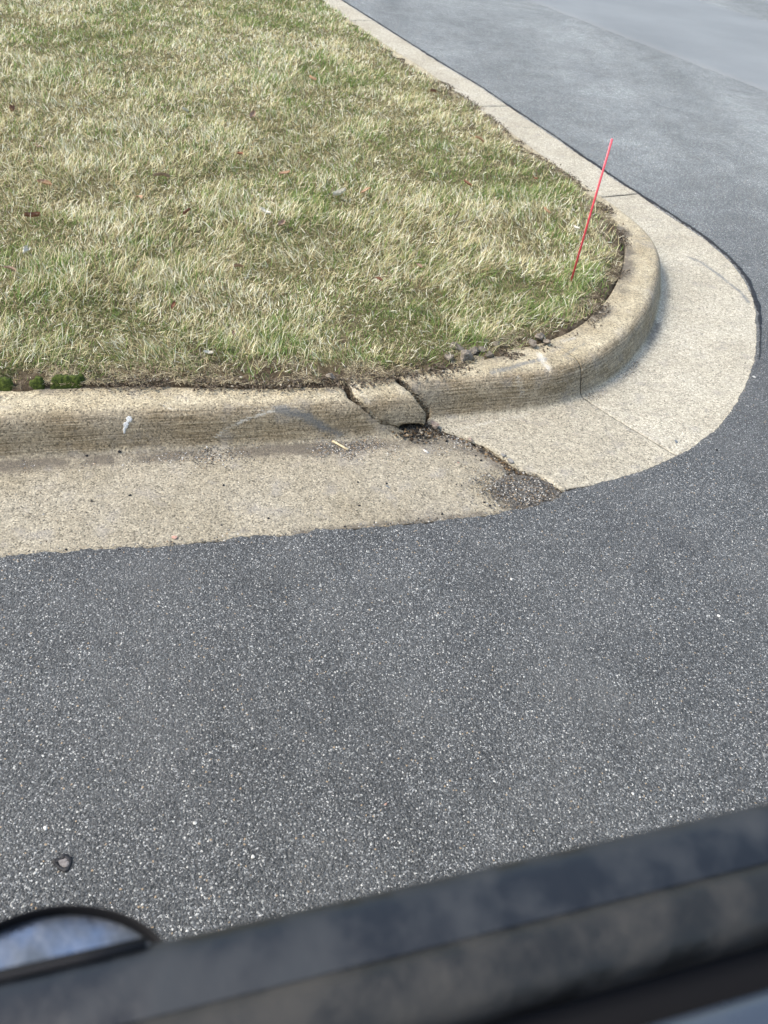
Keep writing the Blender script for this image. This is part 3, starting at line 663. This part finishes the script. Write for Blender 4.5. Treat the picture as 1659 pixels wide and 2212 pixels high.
# soil crumbs along the back of the kerb
n = 9000; s2 = rng.uniform(0, 1, n) * (pB.L[-1] - 31) + 6.6; d2 = rng.normal(-.004, .022, n); xy = pB.pt(s2, d2)
k = fbm(xy[:, 0], xy[:, 1], 7, 3, 9) > .44; xy = xy[k]; d2 = d2[k]
cu = rng.random((len(xy), 1)); cc = np.array([.035, .026, .017]) * (1 - cu) + np.array([.17, .135, .095]) * cu
cc = np.where(rng.random((len(xy), 1)) < .03, np.array([.38, .34, .27]), cc)
P = np.concatenate([xy, np.where(d2 < 0, .136, .142)[:, None] + rng.random((len(xy), 1)) * .003], 1)
scatter('soil_crumbs', P, rng.uniform(.0018, .006, len(P)), cc, A_GRAV, 'crumbs of dark soil spilling over the back of the kerb', .7)
# aggregate standing proud of the near asphalt
n = 60000
x, y, r = sample(n, .35, 3.2, math.radians(-75), math.radians(75), .6); _, du = pU.sd(np.stack([x, y], 1)); k = du < -.02; x, y = x[k], y[k]
u = rng.random((len(x), 1)); c_ = np.array([.045, .048, .051]) * (1 - u) + np.array([.13, .136, .140]) * u
c_ = np.where(rng.random((len(x), 1)) < .10, np.array([.40, .40, .38]) * (.6 + .8 * rng.random((len(x), 1))), c_)
zc = .0095 + (fbm(x, y, 8, 3, 5) - .5) * .005 * np.exp(du[k] / 1.0)
scatter('proud_aggregate', np.stack([x, y, zc - .0006], 1), rng.uniform(.0010, .0026, len(x)) , c_, A_GRAV, 'pale and dark stone chips standing proud of the asphalt', .75)

# ------------------------------------------------------------------ single loose things
def lump(name, r, seed, mat, squash=(1, 1, .7), sub=2, amp=.35, parent=None):
    import bmesh
    bm = bmesh.new(); bmesh.ops.create_icosphere(bm, subdivisions=sub, radius=1)
    r_ = np.random.default_rng(seed); P_ = r_.normal(0, 1, (9, 3)); P_ /= np.linalg.norm(P_, axis=1)[:, None]; hh = r_.uniform(.42, .8, 9)
    for v in bm.verts:
        c = np.array(v.co)
        for p, a in zip(P_, hh):                         # chop facets off
            dd_ = c @ p
            if dd_ > a: c = c - p * (dd_ - a)
        c = c * (1 + r_.uniform(-amp, amp) * .15); v.co = Vector(c * np.array(squash) * r)
    me = bpy.data.meshes.new(name); bm.to_mesh(me); bm.free(); me.materials.append(mat)
    return me
A_CLOD = mat_stone('dry_soil_clod', (.10, .085, .066), (.25, .215, .17), .95, 90, .006)
A_WHITE = mat_stone('pale_stone', (.42, .41, .38), (.66, .65, .6), .8)
A_PINK = mat_stone('pinkish_stone', (.36, .20, .15), (.50, .33, .26), .8)
A_GREYS = mat_stone('grey_stone', (.15, .15, .15), (.28, .27, .25), .85)
A_CHUNK = mat_stone('broken_concrete_chunk', (.16, .12, .095), (.36, .29, .235), .95, 110, .006)

# the chunk and shadowed hole at the foot of the wedge
p = hit(938, 922, pL, ZL)[2]
o = link('concrete_chunk', lump('concrete_chunk', .026, 3, A_CHUNK, (1.0, .62, .5), 3), None, p + np.array([0, .006, .002])); o.rotation_euler = (0.1, .15, -.5)
tag(o, 'pinkish brown concrete chunk wedged where the three cracks meet', 'rubble')
p = hit(1102, 996, pL, ZL)[2]
for i, (px, py, r_, lab) in enumerate(((1088, 984, .014, 'upper grey fragment lodged in the gutter crack'), (1103, 996, .016, 'lower and larger grey fragment lodged in the gutter crack'), (1016, 949, .012, 'small brown fragment in the crack just right of the concrete chunk'))):
    p = at(px, py, .001); o = link('concrete_fragment', lump('concrete_fragment', r_, 20 + i, A_GREYS if i < 2 else A_CHUNK, (1.2, .7, .6), 2), None, p); o.rotation_euler = (0, 0, -.7); tag(o, lab, 'rubble')
# soil clods
clods = [((985, 752), .022, 'tallest grey soil clod at the back of the kerb, left end of the clod heap'), ((1003, 772), .026, 'broad flat soil clod nearest the kerb in the clod heap'), ((973, 772), .016, 'small soil clod at the lower left of the clod heap'),
         ((1020, 757), .017, 'soil clod behind the broad flat one in the clod heap'), ((1040, 752), .015, 'rounded soil clod right of the clod heap centre'), ((1058, 765), .013, 'small soil clod at the right end of the clod heap'),
         ((1072, 742), .014, 'soil clod by grass blades right of the clod heap'), ((1150, 742), .015, 'dark soil clod beside the kerb joint, left of it'), ((1165, 728), .017, 'larger dark soil clod behind the kerb joint'), ((1182, 738), .012, 'little soil clod directly at the kerb joint'),
         ((1050, 735), .012, 'soil clod set back in the grass above the clod heap'), ((715, 812), .016, 'dark soil clod left of the broken wedge')]
for i, ((px, py), r_, lab) in enumerate(clods):
    p = at(px, py, .148); r_ *= 1.35; o = link('soil_clod', lump('soil_clod', r_, 50 + i, A_CLOD, (1.15, .9, .7), 3, .6), None, p); o.rotation_euler = (0, 0, i * 1.3); tag(o, lab, 'soil clod', 'soil clods along the kerb')
# pebbles and pellets
def sit(px, py, r_):
    x_, y_ = at(px, py, 0)[:2]; _, du_ = pU.sd(np.array([[x_, y_]]), 1)
    if du_[0] < 0: return at(px, py, .010 + r_ * .35)
    path, zo = (pR, ZR) if px > 1215 or (px > 960 and py < 920) else (pL, ZL)
    return hit(px, py, path, zo)[2] + np.array([0, 0, r_ * .4])
pebs = [((377, 1163), .010, A_PINK, 'pinkish stone on the gutter at the asphalt edge'), ((447, 967), .007, A_WHITE, 'white pebble in the gutter dirt left of the dry stem'),
        ((547, 1850), .008, A_WHITE, 'white pebble on the asphalt nearest the vehicle sill'), ((420, 1777), .008, A_WHITE, 'white pebble on the lower left asphalt, above the tar ring'), ((1105, 1251), .008, A_WHITE, 'white pebble on asphalt below the broken gutter corner'),
        ((1553, 1330), .009, A_WHITE, 'white pebble on the asphalt at the far right'), ((55, 1222), .0, A_WHITE, ''), ((983, 1188), .0, A_WHITE, ''),
        ((38, 258 + 1000), .0, A_WHITE, ''), ((990, 1000), .005, A_PINK, 'tiny reddish stone on the gutter left of the diagonal crack'), ((98, 1788), .009, A_WHITE, 'white pebble on asphalt directly above the tar ring'),
        ((1290, 1840 - 700), .0, A_WHITE, ''), ((1367, 1715), .007, A_WHITE, 'white pebble on the lower right asphalt'), ((72, 1918), .0, A_WHITE, ''), ((75, 1886), .006, A_WHITE, 'white pebble on asphalt left of and below the tar ring'), ((108, 1917), .0, A_WHITE, ''),
        ((1628, 814), .010, A_WHITE, 'pale chipped pebble in the seam at the right edge of the gutter'), ((833, 1737), .006, A_PINK, 'tan pebble on the lower middle asphalt')]
for i, ((px, py), r_, mt, lab) in enumerate(pebs):
    if r_ == 0: continue
    r_ *= .85 if py < 1200 else .66
    o = link('pebble', lump('pebble', r_, 80 + i, mt, (1.1, .85, .6), 2), None, sit(px, py, r_)); o.rotation_euler = (0, 0, i * 2.1); tag(o, lab, 'pebble')
pel = [(258, 977), (483, 1049), (281, 1071), (143, 1188), (258, 1187), (773, 1042), (776, 1093), (580, 1121), (745, 1138), (1039, 995), (1027, 985), (1046, 1086), (1058, 1093), (955, 1111), (187, 985), (198, 1083), (835, 1045), (1548, 1102 - 130)]
pel_lab = ['at the foot of the kerb face, below the bird dropping', 'alone in the middle of the left gutter, right of the pinkish stone', 'in mid gutter, under the bird dropping', 'at the asphalt edge, leftmost of two there',
  'at the asphalt edge, between the leftmost one and the pinkish stone', 'in mid gutter just below the dry stem', 'in mid gutter, second below the dry stem', 'near the asphalt edge, below and left of the dry stem', 'near the asphalt edge, below the dry stem',
  'beside the diagonal crack, upper right of the tiny reddish stone', 'beside the tiny reddish stone, left of its twin at the crack', 'in the right end of the left gutter, close to the broken corner', 'nearest the broken corner, just below another one',
  'at the asphalt edge left of the broken corner', 'in the dark dirt line, left of the largest one', 'in the left gutter, leftmost one in mid gutter', 'in mid gutter right of the two below the stem', 'on the pale gutter right of the first joint']
pm = lump('asphalt_pellet', .0048, 200, A_TAR, (1, 1, .8), 2)
for i, (px, py) in enumerate(pel):
    o = link('asphalt_pellet', pm, None, sit(px, py, .004)); o.rotation_euler = (0, 0, i * 1.7)
    o.scale = [1.0 + .3 * ((i * 37) % 5 - 2) / 4] * 3 if i else [1.5] * 3
    tag(o, 'black asphalt pellet ' + pel_lab[i], 'pellet', 'black asphalt pellets on the gutter')

# dry stem: tube with frayed end
def tube(name, pts, rad, mat, seg=10, smooth=True):
    pts = [np.array(p_, float) for p_ in pts]; rings = []
    for i, p_ in enumerate(pts):
        t_ = pts[min(i + 1, len(pts) - 1)] - pts[max(i - 1, 0)]; t_ /= np.linalg.norm(t_)
        a_ = np.cross(t_, (0, 0, 1)); 
        if np.linalg.norm(a_) < 1e-3: a_ = np.array([1., 0, 0])
        a_ /= np.linalg.norm(a_); b_ = np.cross(t_, a_); r_ = rad[i] if hasattr(rad, '__len__') else rad
        rings.append([p_ + r_ * (math.cos(k * 2 * math.pi / seg) * a_ + math.sin(k * 2 * math.pi / seg) * b_) for k in range(seg)])
    V = np.array(rings).reshape(-1, 3); F = []
    for i in range(len(pts) - 1):
        for k in range(seg): F.append((i * seg + k, i * seg + (k + 1) % seg, (i + 1) * seg + (k + 1) % seg, (i + 1) * seg + k))
    caps = [tuple(range(seg))[::-1], tuple((len(pts) - 1) * seg + k for k in range(seg))]
    me = bpy.data.meshes.new(name); me.from_pydata([tuple(v) for v in V], [], F + caps); me.polygons.foreach_set('use_smooth', [smooth] * len(F) + [False, False]); me.update(); me.materials.append(mat); return me
A_STEM = mat_stone('dry_stem', (.50, .40, .24), (.68, .58, .38), .7, 220, .001)
a, b = sit(718, 955, .004) + [0, 0, .003], sit(752, 974, .004) + [0, 0, .003]
dirn = b - a
stem = empty('dry_stem', (a + b) / 2); tag(stem, 'short straw coloured hollow stem lying in the gutter', 'stem')
L0 = -(a + b) / 2
link('stalk', tube('stalk', [a + L0, a + dirn * .35 + L0 + [0, 0, .0006], a + dirn * .7 + L0, b + L0], [.0036, .0038, .0036, .0032], A_STEM), stem)
for k in range(6):
    q0 = b - dirn * .12 * rng.random(); q1 = q0 + np.array([rng.uniform(-.004, .012), rng.uniform(-.010, .014), rng.uniform(.0, .006)])
    link('fibre', tube('fibre', [q0 + L0, (q0 + q1) / 2 + L0 + [0, 0, .002], q1 + L0], [.0007, .0006, .0003], A_STEM, 5), stem)
# pale bit of bark
a, b = sit(915, 973, .003), sit(925, 980, .003); o = link('wood_bit', tube('wood_bit', [a, (a + b) / 2 + [0, 0, .002], b], [.0032, .004, .003], A_WHITE, 8)); tag(o, 'tiny pale chip of bark or paper near the diagonal crack', 'litter')
A_SLATE = mat_stone('slate_chip', (.10, .115, .12), (.19, .205, .21), .6)
for i, (px, py, lab, sc) in enumerate(((838, 1052 - 0, 'thin blue grey flake on the gutter below the dry stem', .008), (828 + 5, 1034, 'blue grey flake', .0), (1460, 960 - 6, 'grey flake stuck on the gutter right beside the first joint', .009))):
    if sc: o = link('flake', lump('flake', sc, 300 + i, A_SLATE, (1.4, .7, .22), 2), None, sit(px, py, 0) + [0, 0, .001]); o.rotation_euler = (0, 0, -.5 + i); tag(o, lab, 'flake')
# bird dropping splashed on the kerb face
def splat(name, blobs, path, zo, mat):
    Vs = []; F = []
    pxs = np.arange(264, 288, .9); pys = np.arange(896, 940, .9); idx = {}
    for j, py in enumerate(pys):
        for i, px in enumerate(pxs):
            f_ = max(1 - ((px - bx) / rx) ** 2 - ((py - by) / ry) ** 2 for bx, by, rx, ry in blobs) + (vnoise(np.array([px]), np.array([py]), .45, 4)[0] - .5) * .9
            if f_ > 0: p_ = hit(px, py, path, zo)[2]; idx[(i, j)] = len(Vs); Vs.append(p_ + np.array([0, -.0014, .0009]) * min(1, .4 + f_))
    for (i, j), a_ in idx.items():
        q_ = [(i, j), (i + 1, j), (i + 1, j + 1), (i, j + 1)]
        if all(t_ in idx for t_ in q_): F.append([idx[t_] for t_ in q_])
    V = np.array(Vs); me = mesh_np(name, V, [np.array(F)], mat); return me
A_DROP = mat_stone('dropping', (.50, .49, .46), (.85, .85, .82), .8, 300)
me = splat('bird_dropping', [(279, 905, 6.5, 8), (272, 918, 6, 8), (269, 929, 3.5, 8)], pL, ZL, A_DROP)
o = link('bird_dropping', me); so_ = o.modifiers.new('s', 'SOLIDIFY'); so_.thickness = .0014; so_.offset = 1
tag(o, 'white bird dropping dried on the brown kerb face', 'dropping')
# tar ring on the asphalt
ring = [(118,1862),(126,1857),(134,1853),(140,1849),(146,1853),(152,1860),(150,1869),(146,1877),(138,1880),(130,1875),(123,1869)]
pr = [at(px, py, .0115) for px, py in ring] ; c = np.mean(pr, 0)
V = []; 
import bmesh
pts_ = [p_ - c for p_ in pr]
pts_ = [pts_[i] * (1 - t_) + pts_[(i + 1) % len(pts_)] * t_ for i in range(len(pts_)) for t_ in (0, .5)]
rings = []; nn = len(pts_); sg = 8
for i in range(nn):
    t_ = pts_[(i + 1) % nn] - pts_[i - 1]; t_ /= np.linalg.norm(t_); a_ = np.cross(t_, (0, 0, 1)); r_ = .0036 * (.6 + 1.0 * rng.random())
    for k in range(sg): rings.append(pts_[i] + r_ * (math.cos(k * 6.2832 / sg) * a_ * 1.3 + math.sin(k * 6.2832 / sg) * np.array([0, 0, .7])))
F = [(i * sg + k, i * sg + (k + 1) % sg, ((i + 1) % nn) * sg + (k + 1) % sg, ((i + 1) % nn) * sg + k) for i in range(nn) for k in range(sg)]
me = mesh_np('tar_ring', np.array(rings), [np.array(F)], A_TAR)
tr_ = empty('tar_lump', c); tag(tr_, 'heart shaped grey lump rimmed with black tar on the near asphalt', 'tar')
link('rim', me, tr_)
link('stone', lump('stone', .0105, 411, mat_stone('greybrown', (.12, .11, .105), (.22, .20, .19)), (1.25, .9, .28), 3), tr_, (0, 0, .001))

# ------------------------------------------------------------------ leaves in the grass
A_LEAF = []
for nm, c0, c1 in (('tan_leaf', (.27, .18, .12), (.38, .28, .20)), ('brown_leaf', (.13, .06, .035), (.24, .12, .07)), ('pale_leaf', (.52, .48, .38), (.70, .67, .58)), ('orange_leaf', (.30, .18, .10), (.42, .28, .18))):
    mm = M(nm, .75, .2); mm.col(mm.ramp(mm.noise(mm.obj(), 90, 4), [(.35, c0), (.65, c1)])); A_LEAF.append(mm.m)
def leaf_mesh(L_, W_, curl, seed, mat):
    r_ = np.random.default_rng(seed); nu, nv = 11, 7; V = []
    for i in range(nu):
        u = i / (nu - 1); wv_ = W_ / 2 * math.sin(math.pi * min(1, u * .93 + .05)) ** .7 * (1 + .22 * math.sin(u * 22 + seed))
        for j in range(nv):
            v = j / (nv - 1) * 2 - 1
            V.append((L_ * (u - .5), wv_ * v * math.cos(curl * abs(v) * .8), abs(v) ** 2 * curl * W_ * .38 + math.sin(u * 3.1 + seed) * L_ * .10 + r_.uniform(-1, 1) * L_ * .012))
    me = mesh_np('leaf', np.array(V), [gridfaces(nu, nv)], mat); return me
leaves = [(350, 383, .055, 0, 'large pinkish tan leaf lying flat in the upper left lawn'), (95, 398, .045, 3, 'upright orange tan leaf near the left edge of the lawn'), (615, 374, .045, 3, 'curled orange leaf in the middle of the lawn'),
          (545, 248, .05, 0, 'tan leaf in the lawn above the curled orange one'), (675, 170, .05, 3, 'reddish leaf at the top of the lawn, left of the street'), (30, 238, .055, 1, 'dark brown leaf by the upper left corner of the lawn'),
          (82, 318, .045, 0, 'small tan leaf above the upright orange tan leaf'), (300, 428, .04, 3, 'orange scrap of leaf below the large pinkish tan leaf'), (405, 458, .035, 1, 'small dark leaf in the left centre of the lawn'),
          (70, 466, .045, 1, 'dark brown leaf under the upright orange tan leaf'), (608, 483, .04, 0, 'tan leaf below the curled orange one in mid lawn'), (518, 333, .04, 1, 'dark leaf between the large tan leaf and the curled orange one'),
          (515, 578, .038, 3, 'orange brown leaf in the near lawn left of centre'), (20, 583, .04, 0, 'tan leaf at the left edge of the near lawn'), (790, 413, .04, 3, 'small orange leaf in the right centre of the lawn'),
          (733, 418, .05, 2, 'bleached white leaf in the right centre of the lawn'), (573, 458, .04, 2, 'bleached white leaf in mid lawn'), (400, 240, .045, 2, 'pale curled leaf in the upper lawn'), (55, 543, .05, 2, 'pale flattened leaf near the left edge, mid lawn'),
          (1035, 303, .045, 3, 'orange leaf near the far kerb, upper right of the lawn'), (1155, 386, .04, 1, 'purplish brown leaf near the far kerb joint'), (1010, 396, .045, 1, 'reddish brown leaf right of centre in the lawn'),
          (1245, 491, .028, 2, 'white leaf scrap beside the red stake, upper side'), (1181, 456, .03, 3, 'orange leaf just left of the red stake'), (935, 198, .045, 1, 'brown leaf at the top of the lawn by the far kerb'),
          (818, 604, .03, 1, 'dark curled leaf in a hollow of the near lawn'), (905, 575, .028, 0, 'tan leaf beside the hollow of the near lawn'), (375, 660, .028, 1, 'thin dark leaf in the lower left lawn'), (450, 762, .03, 2, 'bleached leaf over the bare hollow close to the kerb'), (505, 640 + 80, .024, 0, 'small tan leaf close to the kerb, left of the broken wedge')]
for i, (px, py, L_, mi, lab) in enumerate(leaves):
    p_ = at(px, py, .196 if py < 600 else .182); L_ *= 1.55 if py < 500 else 1.25
    o = link('leaf', leaf_mesh(L_ * .92, L_ * .55, random.uniform(.5, 1.3), i, A_LEAF[mi]), None, p_); o.rotation_euler = (random.uniform(-.5, .5), random.uniform(-.4, .4), random.uniform(0, 6.28)); tag(o, lab, 'leaf', 'fallen leaves in the lawn')

# ------------------------------------------------------------------ snow stake
bp = at(1235, 603, .165); r_ = ray(1323, 298); t_ = (bp[1] + .03) / r_[1]; tp = np.array([0, 0, CAMH]) + r_ * t_
dv = tp - bp; foot = bp - dv * .12
sk = empty('snow_stake', foot); tag(sk, 'thin red fibreglass marker stake standing slanted in the lawn by the kerb', 'marker stake')
link('rod', tube('rod', [foot * 0, dv * .5 + dv * .12, dv * 1.12 * .995], [.0047, .0046, .0046], A_RED, 12), sk)
print('stake', bp, tp)

# ------------------------------------------------------------------ the vehicle the picture is taken from: door top and mirror
def mat_gloss(name, c, rough, metal=0.0, spec=.5, dirt=.0, dc=(.2, .18, .15), wave=.0):
    m = M(name, rough, spec); P = m.obj(); m.set('Metallic', metal)
    f_ = m.ramp(m.noise(P, 22, 4), [(.42, 0.0), (.68, dirt)]); m.col(m.mix(f_, c, dc)); m.set('Roughness', m.math('ADD', m.math('MULTIPLY', f_, .5), rough))
    if wave: m.set('Normal', m.bump(m.noise(P, 35, 3), wave, 1.0))
    return m.m
A_PAINT = mat_gloss('dark_paint', (.010, .012, .015), .36, 0, .38, .9, (.030, .034, .038), .0012); A_TRIM = mat_gloss('mottled_trim', (.013, .0135, .013), .45, 0, .34, .9, (.042, .040, .036), .003)  # brownish trim mottling paints in blurred reflections along with some dust
A_RUB = mat_gloss('black_rubber', (.006, .006, .007), .6, 0, .2); A_INNER = mat_gloss('sky_tinted_trim', (.035, .045, .060), .25, 0, .7, .3, (.07, .075, .08)); A_GLASSM = mat_gloss('mirror_glass', (.42, .45, .50), .14, 1.0, .5, .9, (.12, .14, .16), .002)  # bluish door trim tone is a reflected highlight painted into the base colour
ZS = 1.17
E0, E1 = at(370, 2030, ZS), at(1659, 1735, ZS); u_ = (E1 - E0); u_[2] = 0; u_ /= np.linalg.norm(u_); v_ = np.array([u_[1], -u_[0], 0.])
if v_[1] > 0: v_ = -v_
print('sill', E0, E1, u_, v_)
car = empty('vehicle', tuple(E0)); tag(car, 'dark vehicle door sill with rubber seal and side mirror, blurred in the foreground', 'vehicle')
def extrude(name, prof_, mat, u0=-.75, u1=1.0, parent=car, n=30, wob=0):
    P_ = chaikin(np.array(prof_, float), 2); us = np.linspace(u0, u1, n)
    V = np.array([[u_ * a + v_ * b + np.array([0, 0, c + wob * math.sin(a * 9)]) for (b, c) in P_] for a in us]).reshape(-1, 3)
    me = mesh_np(name, V, [gridfaces(n, len(P_))], mat); o = link(name, me, parent)
    sm = o.modifiers.new('solid', 'SOLIDIFY'); sm.thickness = .002; sm.offset = 0; return o
# (v towards the cabin, z relative to the sill)
extrude('door_skin', [(.034, .004), (.022, .004), (.004, .001), (-.004, -.010), (-.012, -.06), (-.030, -.20), (-.040, -.40), (-.030, -.62), (-.005, -.80)], A_PAINT)
extrude('belt_moulding', [(.030, -.004), (.036, .006), (.044, .010), (.058, .008), (.066, .000), (.067, -.02)], A_TRIM)
extrude('window_slot', [(.064, -.03), (.078, -.034), (.092, -.03)], A_RUB)
extrude('door_trim', [(.090, -.04), (.090, .006), (.104, .012), (.125, .006), (.150, -.012), (.165, -.06), (.17, -.35)], A_INNER)
extrude('mirror_base', [(.001, .000), (-.001, .001), (-.003, .000), (-.005, -.004), (-.006, -.010)], A_RUB, -.75, -.012, n=24)
# mirror: rounded housing with a glass set into it
mir = link('side_mirror', None, car)
mc = at(112, 2128, ZS - .06) ; to_cam = np.array([0, 0, CAMH]) - mc; to_cam /= np.linalg.norm(to_cam)
nrm = to_cam + np.array([-.10, .35, .15]); nrm /= np.linalg.norm(nrm)
ax = u_ - nrm * (u_ @ nrm); ax /= np.linalg.norm(ax); ay_ = np.cross(nrm, ax)
ang_r = math.radians(-3); ax, ay_ = ax * math.cos(ang_r) + ay_ * math.sin(ang_r), -ax * math.sin(ang_r) + ay_ * math.cos(ang_r)
def sq(a, e): return math.copysign(abs(a) ** e, a)
def mirror_shell(rx, ry, layers, mat, name, capf=False):
    V = []; n = 48
    for (sc, dp) in layers:
        for k in range(n):
            t_ = k * 2 * math.pi / n; V.append(mc - np.array(E0) + ax * rx * sc * sq(math.cos(t_), 1.12) + ay_ * ry * sc * sq(math.sin(t_), 1.0) + nrm * dp)
    F = [(i * n + k, i * n + (k + 1) % n, (i + 1) * n + (k + 1) % n, (i + 1) * n + k) for i in range(len(layers) - 1) for k in range(n)]
    me = bpy.data.meshes.new(name); fs = list(F)
    if capf: fs.append(tuple(range((len(layers) - 1) * n, len(layers) * n)))
    me.from_pydata([tuple(v) for v in V], [], fs); me.polygons.foreach_set('use_smooth', [True] * len(F) + ([False] if capf else [])); me.update(); me.materials.append(mat); return link(name, me, mir)
RX, RY = .066, .043
mirror_shell(RX, RY, [(.90, -.006), (.915, .003), (.945, .006), (.975, .003), (1.0, -.004), (.99, -.02), (.92, -.055), (.75, -.075), (.4, -.088), (.05, -.09)], A_RUB, 'housing', True)
mirror_shell(RX, RY, [(.92, -.004), (.6, -.0035), (.3, -.003), (.02, -.003)], A_GLASSM, 'mirror_glass', True)
a0 = mc - np.array(E0) - nrm * .05; b0 = v_ * .0 - np.array([0, 0, .05]) - u_ * .12
link('arm', tube('arm', [a0, (a0 + b0) / 2, b0], [.03, .026, .03], A_RUB, 16), mir)
print('scene built')
